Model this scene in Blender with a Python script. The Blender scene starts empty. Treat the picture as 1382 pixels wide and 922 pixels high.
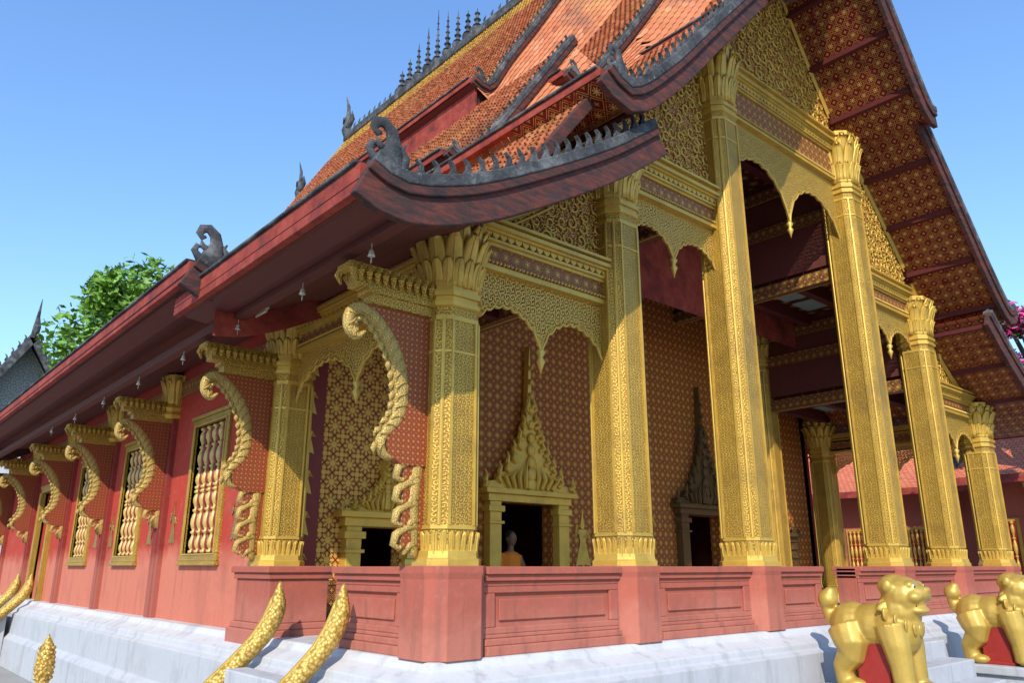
import bpy, bmesh, math, random
from mathutils import Vector, Matrix
random.seed(7)
S=bpy.context.scene; COL=S.collection
PI=math.pi; R=math.radians
# ---------------------------------------------------------------- materials
class NT:
    def __init__(s,name):
        s.mat=bpy.data.materials.new(name); s.mat.use_nodes=True
        s.t=s.mat.node_tree; s.N=s.t.nodes; s.L=s.t.links; s.b=s.N['Principled BSDF']
    def put(s,sock,v):
        if isinstance(v,bpy.types.NodeSocket): s.L.new(v,sock)
        elif isinstance(v,(tuple,list)) and len(v)==3 and sock.type=='RGBA': sock.default_value=(*v,1)
        else: sock.default_value=v
    def m(s,op,a,b=None,c=None,clamp=False):
        n=s.N.new('ShaderNodeMath'); n.operation=op; n.use_clamp=clamp
        s.put(n.inputs[0],a)
        if b is not None: s.put(n.inputs[1],b)
        if c is not None: s.put(n.inputs[2],c)
        return n.outputs[0]
    def mix(s,f,a,b,blend='MIX'):
        n=s.N.new('ShaderNodeMix'); n.data_type='RGBA'; n.blend_type=blend
        s.put(n.inputs[0],f); s.put(n.inputs[6],a); s.put(n.inputs[7],b); return n.outputs[2]
    def obj(s): return s.N.new('ShaderNodeTexCoord').outputs['Object']
    def sep(s,v):
        n=s.N.new('ShaderNodeSeparateXYZ'); s.L.new(v,n.inputs[0]); return n.outputs
    def comb(s,x,y,z=0.0):
        n=s.N.new('ShaderNodeCombineXYZ'); s.put(n.inputs[0],x); s.put(n.inputs[1],y); s.put(n.inputs[2],z); return n.outputs[0]
    def uv(s,kind):
        tc=s.N.new('ShaderNodeTexCoord')
        if kind=='uv':
            o=s.sep(tc.outputs['UV']); return o[0],o[1]
        o=s.sep(tc.outputs['Object'])
        if kind=='xy': return o[0],o[1]
        n=s.sep(tc.outputs['Normal'])
        g=s.m('GREATER_THAN',s.m('ABSOLUTE',n[0]),s.m('ABSOLUTE',n[1]))
        u=s.m('ADD',s.m('MULTIPLY',o[1],g),s.m('MULTIPLY',o[0],s.m('SUBTRACT',1.0,g)))
        return u,o[2]
    def noise(s,scale,detail=5,rough=.6,vec=None):
        n=s.N.new('ShaderNodeTexNoise'); n.inputs['Scale'].default_value=scale
        n.inputs['Detail'].default_value=detail; n.inputs['Roughness'].default_value=rough
        s.L.new(vec if vec is not None else s.obj(),n.inputs['Vector']); return n.outputs[0]
    def ramp(s,f,stops):
        n=s.N.new('ShaderNodeValToRGB'); s.L.new(f,n.inputs[0]); e=n.color_ramp.elements
        while len(e)<len(stops): e.new(.5)
        for i,(p,c) in enumerate(stops):
            e[i].position=p; e[i].color=(*c,1) if len(c)==3 else c
        return n.outputs[0]
    def step(s,v,lo,hi):
        n=s.N.new('ShaderNodeMapRange'); n.interpolation_type='SMOOTHSTEP'
        s.put(n.inputs[0],v); n.inputs[1].default_value=lo; n.inputs[2].default_value=hi; return n.outputs[0]
    def bump(s,h,st=.5,d=.02,prev=None):
        n=s.N.new('ShaderNodeBump'); n.inputs['Strength'].default_value=st; n.inputs['Distance'].default_value=d
        s.L.new(h,n.inputs['Height'])
        if prev is not None: s.L.new(prev,n.inputs['Normal'])
        return n.outputs[0]
    def spiral(s,u,v,scale,turn=11.0,rnd=.6):
        p=s.comb(s.m('MULTIPLY',u,scale),s.m('MULTIPLY',v,scale))
        vo=s.N.new('ShaderNodeTexVoronoi'); vo.voronoi_dimensions='2D'
        vo.inputs['Scale'].default_value=1; vo.inputs['Randomness'].default_value=rnd
        s.L.new(p,vo.inputs['Vector'])
        d=s.N.new('ShaderNodeVectorMath'); d.operation='SUBTRACT'; s.L.new(p,d.inputs[0]); s.L.new(vo.outputs['Position'],d.inputs[1])
        o=s.sep(d.outputs[0]); a=s.m('ARCTAN2',o[1],o[0])
        h=s.m('SINE',s.m('ADD',a,s.m('MULTIPLY',vo.outputs['Distance'],turn)))
        return s.m('MULTIPLY_ADD',h,.5,.5)
    def rosette(s,u,v,cell,rad,pet,off=0.0):
        fu=s.m('SUBTRACT',s.m('FRACT',s.m('ADD',s.m('DIVIDE',u,cell),off)),.5)
        fv=s.m('SUBTRACT',s.m('FRACT',s.m('ADD',s.m('DIVIDE',v,cell),off)),.5)
        r=s.m('SQRT',s.m('ADD',s.m('MULTIPLY',fu,fu),s.m('MULTIPLY',fv,fv)))
        a=s.m('ARCTAN2',fv,fu)
        RR=s.m('MULTIPLY_ADD',s.m('COSINE',s.m('MULTIPLY',a,float(pet))),rad*.28,rad*.75)
        k=s.m('MULTIPLY',s.m('SUBTRACT',RR,r),22.0,clamp=True)
        hole=s.m('MULTIPLY',s.m('ABSOLUTE',s.m('SUBTRACT',r,rad*.42)),45.0,clamp=True)
        return s.m('MULTIPLY',k,hole),fu,fv
    def stencil(s,u,v,cell,lines=True,r1=.30,r2=.19):
        a,fu,fv=s.rosette(u,v,cell,r1,8)
        b,_,_=s.rosette(u,v,cell,r2,4,.5)
        r=s.m('MAXIMUM',a,b)
        if lines:
            d=s.m('ABSOLUTE',s.m('SUBTRACT',s.m('ADD',s.m('ABSOLUTE',fu),s.m('ABSOLUTE',fv)),.5))
            l=s.m('MULTIPLY',s.m('SUBTRACT',.030,s.m('ABSOLUTE',s.m('SUBTRACT',d,.08))),45.0,clamp=True)
            r=s.m('MAXIMUM',r,l)
        return r
    def fin(s,col,rough=.6,metal=0.0,nrm=None,spec=.4):
        s.put(s.b.inputs['Base Color'],col); s.put(s.b.inputs['Roughness'],rough); s.put(s.b.inputs['Metallic'],metal)
        s.b.inputs['Specular IOR Level'].default_value=spec
        if nrm is not None: s.L.new(nrm,s.b.inputs['Normal'])
        return s.mat
MT={}
GD=(.34,.180,.025); GL=(.66,.42,.075)
def mk_gold(name,sc=None,kind='box',lo=GD,hi=GL,metal=.35,st=.8,rough=.43,d=.014):
    n=NT(name); nz=n.noise(5,7,.65); fine=n.noise(70,3)
    grime=n.noise(1.3,8,.7)
    base=n.mix(n.step(nz,.3,.7),[c*.76 for c in hi],hi)
    base=n.mix(n.m('MULTIPLY',n.step(grime,.5,.7),.6),base,(.22,.145,.05))
    if sc:
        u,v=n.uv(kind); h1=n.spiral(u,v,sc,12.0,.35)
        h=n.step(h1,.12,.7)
        col=n.mix(h,lo,base); hh=n.m('ADD',h,n.m('MULTIPLY',fine,.3)); nr=n.bump(hh,st,d)  # recess shade put into the colour: carved hollows take the darker tone
    else:
        col=n.mix(n.step(fine,.3,.6),[c*.85 for c in hi],base); nr=n.bump(fine,.25,.006)
    return n.fin(col,rough,metal,nr)
MT['gold']=mk_gold('gold_paint')
MT['gold_lifted']=mk_gold('gold_lifted_for_shade',hi=(.80,.50,.08),metal=.2)  # copy of the gold paint, colour brightened to offset the porch shadow
MT['gold_carved']=mk_gold('gold_carved_stucco',25.0)
MT['gold_lion']=mk_gold('gold_statue_paint',hi=(.60,.40,.085),lo=GD,metal=.4,rough=.42)
MT['gold_beam']=mk_gold('gold_and_maroon_beam',24.0,lo=(.17,.05,.018),hi=(.50,.33,.09),metal=.25)
MT['gold_shaded']=mk_gold('shaded_gilded_carving',22.0,lo=(.07,.02,.01),hi=(.20,.12,.03),metal=.2)  # shaded gold copy: porch darkness put into the colour of the far doors
MT['gold_old']=mk_gold('tarnished_gold',30.0,hi=(.60,.43,.13),lo=(.34,.20,.04),metal=.2,rough=.48,st=.5)
n=NT('gold_scales'); vo=n.N.new('ShaderNodeTexVoronoi'); vo.inputs['Scale'].default_value=34; n.L.new(n.obj(),vo.inputs['Vector'])
MT['gold_scale']=n.fin(n.mix(n.step(vo.outputs['Distance'],.3,.75),(.62,.42,.10),(.34,.20,.035)),.45,.3,n.bump(n.m('SUBTRACT',1.0,vo.outputs['Distance']),.7,.015))
def mk_frieze(name,cell,lo,scr=False,kind='box',cut=.5,pierce=False,rnd=.6):
    n=NT(name); u,v=n.uv(kind)
    if scr: k=n.step(n.spiral(u,v,cell,13.0,rnd),cut-.1,cut+.12)
    else: k=n.stencil(u,v,cell)
    w=n.noise(9,5); k2=n.m('MULTIPLY',k,n.step(w,.18,.36))
    col=n.mix(k2,lo,n.mix(w,(.52,.31,.055),(.66,.43,.09)))
    if pierce: n.L.new(n.m('GREATER_THAN',k,.3),n.b.inputs['Alpha'])
    return n.fin(col,.5,n.m('MULTIPLY',k2,.25),n.bump(k,.7,.012))
MT['lattice']=mk_frieze('gold_lattice_frieze',.13,(.20,.05,.02))
MT['lace']=mk_frieze('gold_lace_fretwork',16.0,(.38,.22,.05),True,cut=.40,pierce=True,rnd=.35)
MT['scroll']=mk_frieze('gold_scroll_panel',18.0,(.26,.018,.012),True,cut=.54)
MT['bracket_panel']=mk_frieze('dotted_maroon_panel',.045,(.26,.02,.014))
def mk_sten(name,cell,kind,base,gold=(.46,.27,.06),lines=True,lo=.18,r1=.30,r2=.19):
    n=NT(name); u,v=n.uv(kind); k=n.stencil(u,v,cell,lines,r1,r2); w=n.noise(7,6)
    k=n.m('MULTIPLY',k,n.step(w,lo,lo+.18)); b=n.mix(w,[c*.7 for c in base],[c*1.25 for c in base])
    return n.fin(n.mix(k,b,gold),.5,n.m('MULTIPLY',k,.15),n.bump(w,.15,.01),.2)
MT['sten_wall']=mk_sten('gold_stencil_on_maroon_wall',.14,'box',(.21,.010,.008),(.64,.36,.07),True,.16,.33,.22)
MT['sten_gold']=mk_sten('dense_gold_stencil_wall',.22,'box',(.21,.018,.010),(.74,.46,.10),True,.10,.44,.37)
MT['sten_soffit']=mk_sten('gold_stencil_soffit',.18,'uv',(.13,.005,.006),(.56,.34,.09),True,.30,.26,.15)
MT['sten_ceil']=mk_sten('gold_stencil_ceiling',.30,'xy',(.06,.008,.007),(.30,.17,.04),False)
def mk_plaster(name,hi,lo,split=None,stain=(.25,.2,.17),st=.12,amt=.35,blot=.3):
    n=NT(name); o=n.sep(n.obj()); z=o[2]; nz=n.noise(1.6,8,.65); n2=n.noise(14,5)
    zz=n.m('ADD',z,n.m('MULTIPLY_ADD',nz,.7,-.35))
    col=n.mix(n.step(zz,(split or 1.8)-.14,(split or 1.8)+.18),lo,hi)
    stv=n.N.new('ShaderNodeMapping'); stv.inputs['Scale'].default_value=(5,5,.5); n.L.new(n.obj(),stv.inputs[0])
    stk=n.noise(1.5,6,.6,stv.outputs[0])
    col=n.mix(n.m('MULTIPLY',n.step(stk,.5,.75),amt),col,stain)
    col=n.mix(n.m('MULTIPLY',n.step(n2,.5,.8),.25),col,[min(1,c*1.3+.02) for c in lo])
    col=n.mix(n.m('MULTIPLY',n.step(nz,.48,.68),blot),col,[c*.66 for c in lo])
    return n.fin(col,.85,0,n.bump(n2,st,.02,),.25)
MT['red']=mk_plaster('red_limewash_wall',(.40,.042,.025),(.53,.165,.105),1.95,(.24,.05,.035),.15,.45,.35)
MT['parapet']=mk_plaster('faded_rose_plaster',(.38,.10,.065),(.43,.145,.10),1.4,(.20,.08,.06),.25,.6,.5)
MT['pilaster']=mk_plaster('dark_red_pilaster',(.22,.028,.02),(.34,.10,.07),1.9,(.12,.03,.02))
MT['white']=mk_plaster('white_limewash_plinth',(.54,.54,.55),(.43,.44,.46),.97,(.22,.22,.22),.15,.5,.45)
MT['ground']=mk_plaster('pale_concrete_ground',(.34,.33,.31),(.32,.31,.29),0,(.2,.2,.19),.3)
def mk_plain(name,c,rough=.6,metal=0,var=.3,sc=12,b=.15):
    n=NT(name); z=n.noise(sc,5); return n.fin(n.mix(z,[x*(1-var) for x in c],[min(1,x*(1+var)) for x in c]),rough,metal,n.bump(z,b,.01))
n=NT('weathered_dark_mortar'); z=n.noise(3.5,8,.7); z2=n.noise(22,5); c=n.ramp(z,[(.32,(.02,.021,.023)),(.5,(.06,.062,.065)),(.66,(.15,.155,.15)),(.8,(.32,.32,.31))])
MT['stone']=n.fin(n.mix(n.step(z2,.6,.8),c,(.26,.27,.26)),.85,0,n.bump(z2,.5,.03),.2)
n=NT('weathered_maroon_board'); mp=n.N.new('ShaderNodeMapping'); mp.inputs['Scale'].default_value=(1.6,1.6,7); n.L.new(n.obj(),mp.inputs[0]); z=n.noise(2.5,9,.75,mp.outputs[0]); z2=n.noise(9,6,.7)
c=n.ramp(z,[(.32,(.022,.020,.021)),(.46,(.06,.030,.027)),(.58,(.13,.036,.026)),(.68,(.16,.055,.04)),(.8,(.28,.22,.20))])
MT['board']=n.fin(n.mix(n.m('MULTIPLY',n.step(z2,.5,.7),.75),c,(.04,.035,.034)),.8,0,n.bump(z,.5,.02),.2)
n=NT('red_eave_board'); z=n.noise(3,9,.75); z2=n.noise(11,6,.7); c=n.ramp(z,[(.32,(.09,.026,.02)),(.5,(.27,.042,.028)),(.7,(.36,.085,.055)),(.82,(.46,.30,.25))]); MT['eave']=n.fin(n.mix(n.m('MULTIPLY',n.step(z2,.54,.72),.5),c,(.07,.04,.035)),.75,0,n.bump(z,.3,.01),.2)
MT['wood']=mk_plain('dark_red_timber',(.085,.010,.009),.6)
MT['wood_dark']=mk_plain('aged_dark_timber',(.10,.022,.015),.7)
MT['wood_gold']=mk_frieze('painted_timber_beam',.14,(.11,.02,.013))
MT['dark']=mk_plain('dark_interior',(.02,.01,.009),.8)
MT['maroon']=mk_plain('maroon_enamel',(.22,.02,.016),.4)
MT['cream']=mk_plain('cream_paint',(.66,.58,.42),.5)
MT['ivory_gold']=mk_plain('ivory_gold_paint',(.56,.38,.11),.45,.2)
MT['red_paint']=mk_plain('red_gloss_paint',(.28,.022,.016),.5)
MT['mouth_red']=mk_plain('dull_red_mouth',(.16,.03,.015),.6)
MT['bark']=mk_plain('bark',(.06,.045,.025),.9)
MT['blue']=mk_plain('pale_painted_panel',(.22,.30,.28),.5)
MT['bronze']=mk_plain('pale_metal',(.5,.48,.4),.4,.3)
MT['skin']=mk_plain('skin',(.24,.12,.07),.55,0,.1)
MT['robe']=mk_plain('orange_cloth',(.85,.24,.02),.8,0,.15)
MT['hair']=mk_plain('short_black_hair',(.02,.018,.016),.7)
def mk_leaf(name,a,b):
    n=NT(name); z=n.noise(1.2,3); z2=n.noise(9,2); c=n.mix(n.step(z,.35,.65),a,b); c=n.mix(n.step(z2,.4,.7),c,[x*1.5 for x in b])
    return n.fin(c,.5,0,None,.4)
MT['leaf']=mk_leaf('green_leaves',(.05,.12,.015),(.13,.27,.03))
MT['leaf2']=mk_leaf('dark_leaves',(.03,.07,.02),(.06,.12,.03))
MT['pink']=mk_leaf('pink_bracts',(.50,.03,.18),(.68,.07,.30))
n=NT('terracotta_tiles'); at=n.N.new('ShaderNodeAttribute'); at.attribute_name='tcol'; o=n.sep(at.outputs['Color'])
c=n.ramp(o[0],[(0,(.30,.09,.04)),(.25,(.42,.135,.058)),(.6,(.50,.18,.082)),(.9,(.56,.25,.13)),(1,(.36,.18,.10))])
c=n.mix(o[1],c,n.mix(o[0],(.54,.31,.07),(.64,.42,.12))); z=n.noise(.9,8,.7); z3=n.noise(.5,5,.6)
c=n.mix(n.m('MULTIPLY',n.step(z3,.52,.66),.35),c,(.54,.34,.11))
c=n.mix(n.m('MULTIPLY',n.step(z,.50,.72),.65),c,(.16,.085,.06))
MT['tile']=n.fin(c,.8,0,n.bump(n.noise(30,4),.3,.01),.2)
n=NT('far_tiles'); u,v=n.uv('uv'); bt=n.N.new('ShaderNodeTexBrick'); bt.inputs['Scale'].default_value=1; bt.inputs['Brick Width'].default_value=.18; bt.inputs['Row Height'].default_value=.16; bt.inputs['Mortar Size'].default_value=.012
n.L.new(n.comb(v,u),bt.inputs['Vector']); bt.inputs['Color1'].default_value=(.70,.20,.09,1); bt.inputs['Color2'].default_value=(.55,.14,.06,1); bt.inputs['Mortar'].default_value=(.22,.06,.03,1)
MT['tile_far']=n.fin(bt.outputs['Color'],.8,0,n.bump(bt.outputs['Fac'],.5,.02))
# ---------------------------------------------------------------- mesh helpers
class MB:
    def __init__(s,M=None): s.v=[];s.f=[];s.mi=[];s.M=M or Matrix();s.cur=0
    def add(s,vs,fs):
        o=len(s.v); M=s.M
        s.v+=[M@Vector(p) for p in vs]; s.f+=[[i+o for i in f] for f in fs]; s.mi+=[s.cur]*len(fs)
    def box(s,x0,x1,y0,y1,z0,z1):
        s.add([(x0,y0,z0),(x1,y0,z0),(x1,y1,z0),(x0,y1,z0),(x0,y0,z1),(x1,y0,z1),(x1,y1,z1),(x0,y1,z1)],
              [(0,3,2,1),(4,5,6,7),(0,1,5,4),(1,2,6,5),(2,3,7,6),(3,0,4,7)])
    def prism(s,poly,ya,yb):
        k=len(poly); s.add([(x,ya,z) for x,z in poly]+[(x,yb,z) for x,z in poly],
            [tuple(range(k)),tuple(range(2*k-1,k-1,-1))]+[(i,i+k,(i+1)%k+k,(i+1)%k) for i in range(k)])
    def loft(s,rings,cap=True):
        k=len(rings[0]); vs=[p for r in rings for p in r]; fs=[]
        for a in range(len(rings)-1):
            for i in range(k):
                j=(i+1)%k; fs.append((a*k+i,a*k+j,(a+1)*k+j,(a+1)*k+i))
        if cap: fs+= [tuple(range(k-1,-1,-1)),tuple(range((len(rings)-1)*k,len(rings)*k))]
        s.add(vs,fs)
    def tube(s,pts,rad,n=8,side=(0,1,0),flat=1.0,ph=0.0):
        P=[Vector(p) for p in pts]; sd=Vector(side).normalized(); rings=[]
        for i,p in enumerate(P):
            T=(P[min(i+1,len(P)-1)]-P[max(i-1,0)]).normalized(); N=T.cross(sd)
            if N.length<1e-4: N=Vector((1,0,0)).cross(T)
            N.normalize(); B=N.cross(T).normalized()
            r=rad[i] if isinstance(rad,(list,tuple)) else rad
            ra,rb=(r if isinstance(r,(list,tuple)) else (r,r*flat))
            rings.append([p+N*(ra*math.cos(ph+2*PI*k/n))+B*(rb*math.sin(ph+2*PI*k/n)) for k in range(n)])
        s.loft(rings)
    def lathe(s,prof,cx=0,cy=0,n=16,z=0,ph=0):
        s.loft([[(cx+r*math.cos(ph+2*PI*k/n),cy+r*math.sin(ph+2*PI*k/n),z+zz) for k in range(n)] for r,zz in prof])
    def ball(s,c,r,nu=14,nv=9):
        if not isinstance(r,(tuple,list)): r=(r,r,r)
        rings=[]
        for i in range(nv+1):
            a=-PI/2+PI*(.02+.96*i/nv)
            rings.append([(c[0]+r[0]*math.cos(a)*math.cos(2*PI*k/nu),c[1]+r[1]*math.cos(a)*math.sin(2*PI*k/nu),c[2]+r[2]*math.sin(a)) for k in range(nu)])
        s.loft(rings)
    def build(s,name,mats,parent=None,smooth=False,bevel=0,remesh=0,subs=0):
        me=bpy.data.meshes.new(name); me.from_pydata([tuple(v) for v in s.v],[],s.f)
        if not isinstance(mats,(list,tuple)): mats=[mats]
        for m in mats: me.materials.append(MT[m] if isinstance(m,str) else m)
        if len(mats)>1: me.polygons.foreach_set('material_index',s.mi)
        bm=bmesh.new(); bm.from_mesh(me); bmesh.ops.recalc_face_normals(bm,faces=bm.faces); bm.to_mesh(me); bm.free()
        if smooth: me.polygons.foreach_set('use_smooth',[True]*len(me.polygons))
        o=bpy.data.objects.new(name,me); COL.objects.link(o)
        if parent: o.parent=parent
        if bevel:
            b=o.modifiers.new('b','BEVEL'); b.width=bevel; b.segments=2; b.limit_method='ANGLE'
        if remesh:
            r=o.modifiers.new('r','REMESH'); r.mode='VOXEL'; r.voxel_size=remesh; r.use_smooth_shade=True
            q=o.modifiers.new('s','SMOOTH'); q.factor=.5; q.iterations=7
        return o
def tag(o,label=None,cat=None,group=None,kind=None):
    for k,v in (('label',label),('category',cat),('group',group),('kind',kind)):
        if v: o[k]=v
    return o
def empty(name,loc=(0,0,0),rz=0):
    o=bpy.data.objects.new(name,None); COL.objects.link(o); o.location=loc; o.rotation_euler=(0,0,rz); o.empty_display_size=.2; return o
def copy_tree(o,parent=None):
    c=o.copy(); COL.objects.link(c)
    if parent: c.parent=parent
    for ch in [x for x in list(bpy.data.objects) if x.parent==o]: copy_tree(ch,c)
    return c
def sheet(name,grid,uvs,mat,parent):
    me=bpy.data.meshes.new(name); nr=len(grid); nc=len(grid[0])
    me.from_pydata([p for r in grid for p in r],[],[(i*nc+j,i*nc+j+1,(i+1)*nc+j+1,(i+1)*nc+j) for i in range(nr-1) for j in range(nc-1)])
    uvl=me.uv_layers.new(name='UVMap'); fl=[u for r in uvs for u in r]
    for l in me.loops: uvl.data[l.index].uv=fl[l.vertex_index]
    me.materials.append(MT[mat]); o=bpy.data.objects.new(name,me); COL.objects.link(o)
    if parent: o.parent=parent
    return o
def samp(ctrl,step):
    c=[(2*ctrl[0][0]-ctrl[1][0],2*ctrl[0][1]-ctrl[1][1])]+list(ctrl)+[(2*ctrl[-1][0]-ctrl[-2][0],2*ctrl[-1][1]-ctrl[-2][1])]
    d=[]
    for i in range(1,len(c)-2):
        for k in range(30):
            t=k/30; q=[]
            for a in (0,1):
                p0,p1,p2,p3=c[i-1][a],c[i][a],c[i+1][a],c[i+2][a]
                q.append(.5*(2*p1+(p2-p0)*t+(2*p0-5*p1+4*p2-p3)*t*t+(3*p1-p0-3*p2+p3)*t**3))
            d.append(tuple(q))
    d.append(tuple(ctrl[-1]))
    L=[0]
    for i in range(1,len(d)): L.append(L[-1]+math.dist(d[i],d[i-1]))
    n=max(2,round(L[-1]/step)); out=[]; j=0
    for k in range(n+1):
        s=L[-1]*k/n
        while j<len(L)-2 and L[j+1]<s: j+=1
        t=(s-L[j])/max(1e-9,L[j+1]-L[j]); out.append((d[j][0]+(d[j+1][0]-d[j][0])*t,d[j][1]+(d[j+1][1]-d[j][1])*t))
    return out
def nrm(P,i):
    a=P[max(i-1,0)]; b=P[min(i+1,len(P)-1)]; l=math.dist(a,b); return (-(b[1]-a[1])/l,(b[0]-a[0])/l)
def off(P,d):
    return [(P[i][0]+nrm(P,i)[0]*d,P[i][1]+nrm(P,i)[1]*d) for i in range(len(P))]
def zat(P,x):
    for i in range(len(P)-1):
        if P[i][0]<=x<=P[i+1][0]:
            t=(x-P[i][0])/(P[i+1][0]-P[i][0]); return P[i][1]+(P[i+1][1]-P[i][1])*t
    return P[0][1] if x<P[0][0] else P[-1][1]
# ---------------------------------------------------------------- dimensions
XC=5.87
CX=[0,2.09,4.17,7.57,9.65,11.74]
FL=1.15; PT=1.80
A1=[(-1.40,4.31),(-1.12,4.23),(-.6,4.39),(0,4.70),(.9,5.24),(1.62,5.76)]
A2=[(.80,5.98),(1.12,5.88),(1.75,6.42),(2.6,7.34),(3.95,8.78)]
A3=[(3.65,8.46),(3.9,8.50),(4.4,9.15),(5.1,10.15),(XC,11.4)]
D1=[(-.05,4.76),(.2,5.0),(.55,5.45),(.98,5.98)]
T2=[(.84,6.24),(1.14,6.22),(1.8,7.10),(2.9,8.70)]
B3=[(2.40,7.80),(2.74,7.76),(3.3,8.46),(4.2,9.72),(XC,12.2)]
C3=[(2.74,9.08),(3.06,9.05),(3.5,9.80),(4.2,10.92),(XC,13.7)]
C1=[(-1.50,4.48),(-1.22,4.41),(-.5,4.74),(.6,5.36),(1.2,5.8)]
SA1,SA2,SA3=samp(A1,.1),samp(A2,.1),samp(A3,.1)
def zra(x):
    if x>XC: x=2*XC-x
    if x<1.2: return zat(SA1,x)
    if x<3.8: return zat(SA2,x)
    return zat(SA3,x)
temple=empty('temple'); tag(temple,'large red and gold temple hall with tiered orange tile roof and tall gold porch columns','temple')
T=temple
# ---------------------------------------------------------------- roof
HOOK=[(-.38,-.1),(.38,-.1),(.34,.35),(.14,.75),(.16,1.0),(.42,1.42),(.05,1.22),(-.14,.95),(-.16,.65),(-.42,.35)]
def hook(mb,x,y,z,s,sg,th=.035):
    mb.prism([(x-sg*p*s,z+q*s) for p,q in HOOK],y-th/2,y+th/2)
def finial(mb,x,y,z,s,sg):
    def pp(l): return [(x+sg*a*s,y,z+b*s) for a,b in l]
    mb.tube(pp([(.0,-.1),(-.02,.15),(.02,.35),(.06,.55),(.0,.78),(-.16,.92),(-.32,.88),(-.38,.74),(-.30,.64),(-.22,.70)]),[.34*s,.30*s,.24*s,.17*s,.15*s,.13*s,.12*s,.10*s,.08*s,.04*s],8,flat=.35)
    mb.tube(pp([(-.1,.05),(-.34,.12),(-.46,.28),(-.40,.42),(-.28,.40)]),[.14*s,.12*s,.09*s,.07*s,.03*s],6,flat=.5)
    mb.tube(pp([(-.1,.35),(-.28,.44),(-.32,.58)]),[.10*s,.08*s,.02*s],6,flat=.5)
    mb.tube(pp([(.1,.1),(.3,.18),(.34,.36),(.24,.5),(.32,.62)]),[.14*s,.12*s,.09*s,.06*s,.02*s],6,flat=.5)
def tile_mesh(P,y0,y1,w,yel):
    vs=[];fs=[];cols=[]
    H=off(P,.028); L=off(P,-.004); nr=len(P)-1
    for i in range(nr):
        a=P[i]; b=P[i+1]; dx,dz=b[0]-a[0],b[1]-a[1]
        o=(w/2 if i%2 else 0); y=y0-o
        while y<y1-.01:
            ya=max(y,y0); yb=min(y+w,y1)
            if yb-ya<.02: y+=w; continue
            j=random.uniform(-.011,.011); ym=(ya+yb)/2; k=len(vs)
            sh=(H[i][0]+dx*.22,H[i][1]+dz*.22+j); tp=(H[i][0]-dx*.05,H[i][1]-dz*.05+j)
            top=(b[0]+dx*.1,b[1]+dz*.1)
            vs+=[(top[0],ya,top[1]),(top[0],yb,top[1]),(sh[0],yb-.004,sh[1]),(tp[0],ym,tp[1]),(sh[0],ya+.004,sh[1]),
                 (L[i][0]+dx*.22,yb-.004,L[i][1]+dz*.22),(L[i][0]-dx*.1,ym,L[i][1]-dz*.1),(L[i][0]+dx*.22,ya+.004,L[i][1]+dz*.22)]
            fs+=[(k,k+1,k+2,k+3,k+4),(k+3,k+2,k+5,k+6),(k+4,k+3,k+6,k+7)]
            r=min(1,max(0,random.gauss(.5,.22))); ye=1.0 if yel(i,nr,ym) else 0.0
            cols+=[r,ye,0,1]*13; y+=w
    return vs,fs,cols
def tile_object(name,vs,fs,cols,parent):
    me=bpy.data.meshes.new(name); me.from_pydata([tuple(v) for v in vs],[],fs)
    ca=me.attributes.new('tcol','FLOAT_COLOR','CORNER'); ca.data.foreach_set('color',cols); me.materials.append(MT['tile'])
    o=bpy.data.objects.new(name,me); COL.objects.link(o); o.parent=parent; return o
def hip_apron(xs,low,up):
    vs=[];fs=[];cols=[]; nc=len(xs)-1
    nr=max(2,int(max((Vector(up(x))-Vector(low(x))).length for x in xs)/.12))
    for i in range(nr):
        for j in range(nc):
            def Sf(q,r):
                q=min(max(q,0),nc); a=int(min(q,nc-1)); t=q-a; x=xs[a]*(1-t)+xs[a+1]*t
                return Vector(low(x)).lerp(Vector(up(x)),r)
            o=.5 if i%2 else 0; ja,jb=j+o,j+1+o
            if jb>nc+.01: jb=nc
            A=Sf(ja,i/nr); B=Sf(jb,i/nr); C=Sf(jb,(i+1.1)/nr); D=Sf(ja,(i+1.1)/nr)
            nn=(B-A).cross(D-A)
            if nn.length<1e-9: continue
            nn.normalize(); nn=-nn if nn.y>0 else nn; h=nn*.014; k=len(vs); e=(D-A)*.15
            vs+=[D,C,B+e+h,(A+B)/2-e*.3+h,A+e+h,B+e,(A+B)/2-e*.3,A+e]
            fs+=[(k,k+1,k+2,k+3,k+4),(k+3,k+2,k+5,k+6),(k+4,k+3,k+6,k+7)]
            cols+=[min(1,max(0,random.gauss(.45,.18))),0.0,0,1]*13
    return tile_object('hip_apron',vs,fs,cols,T)
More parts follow.
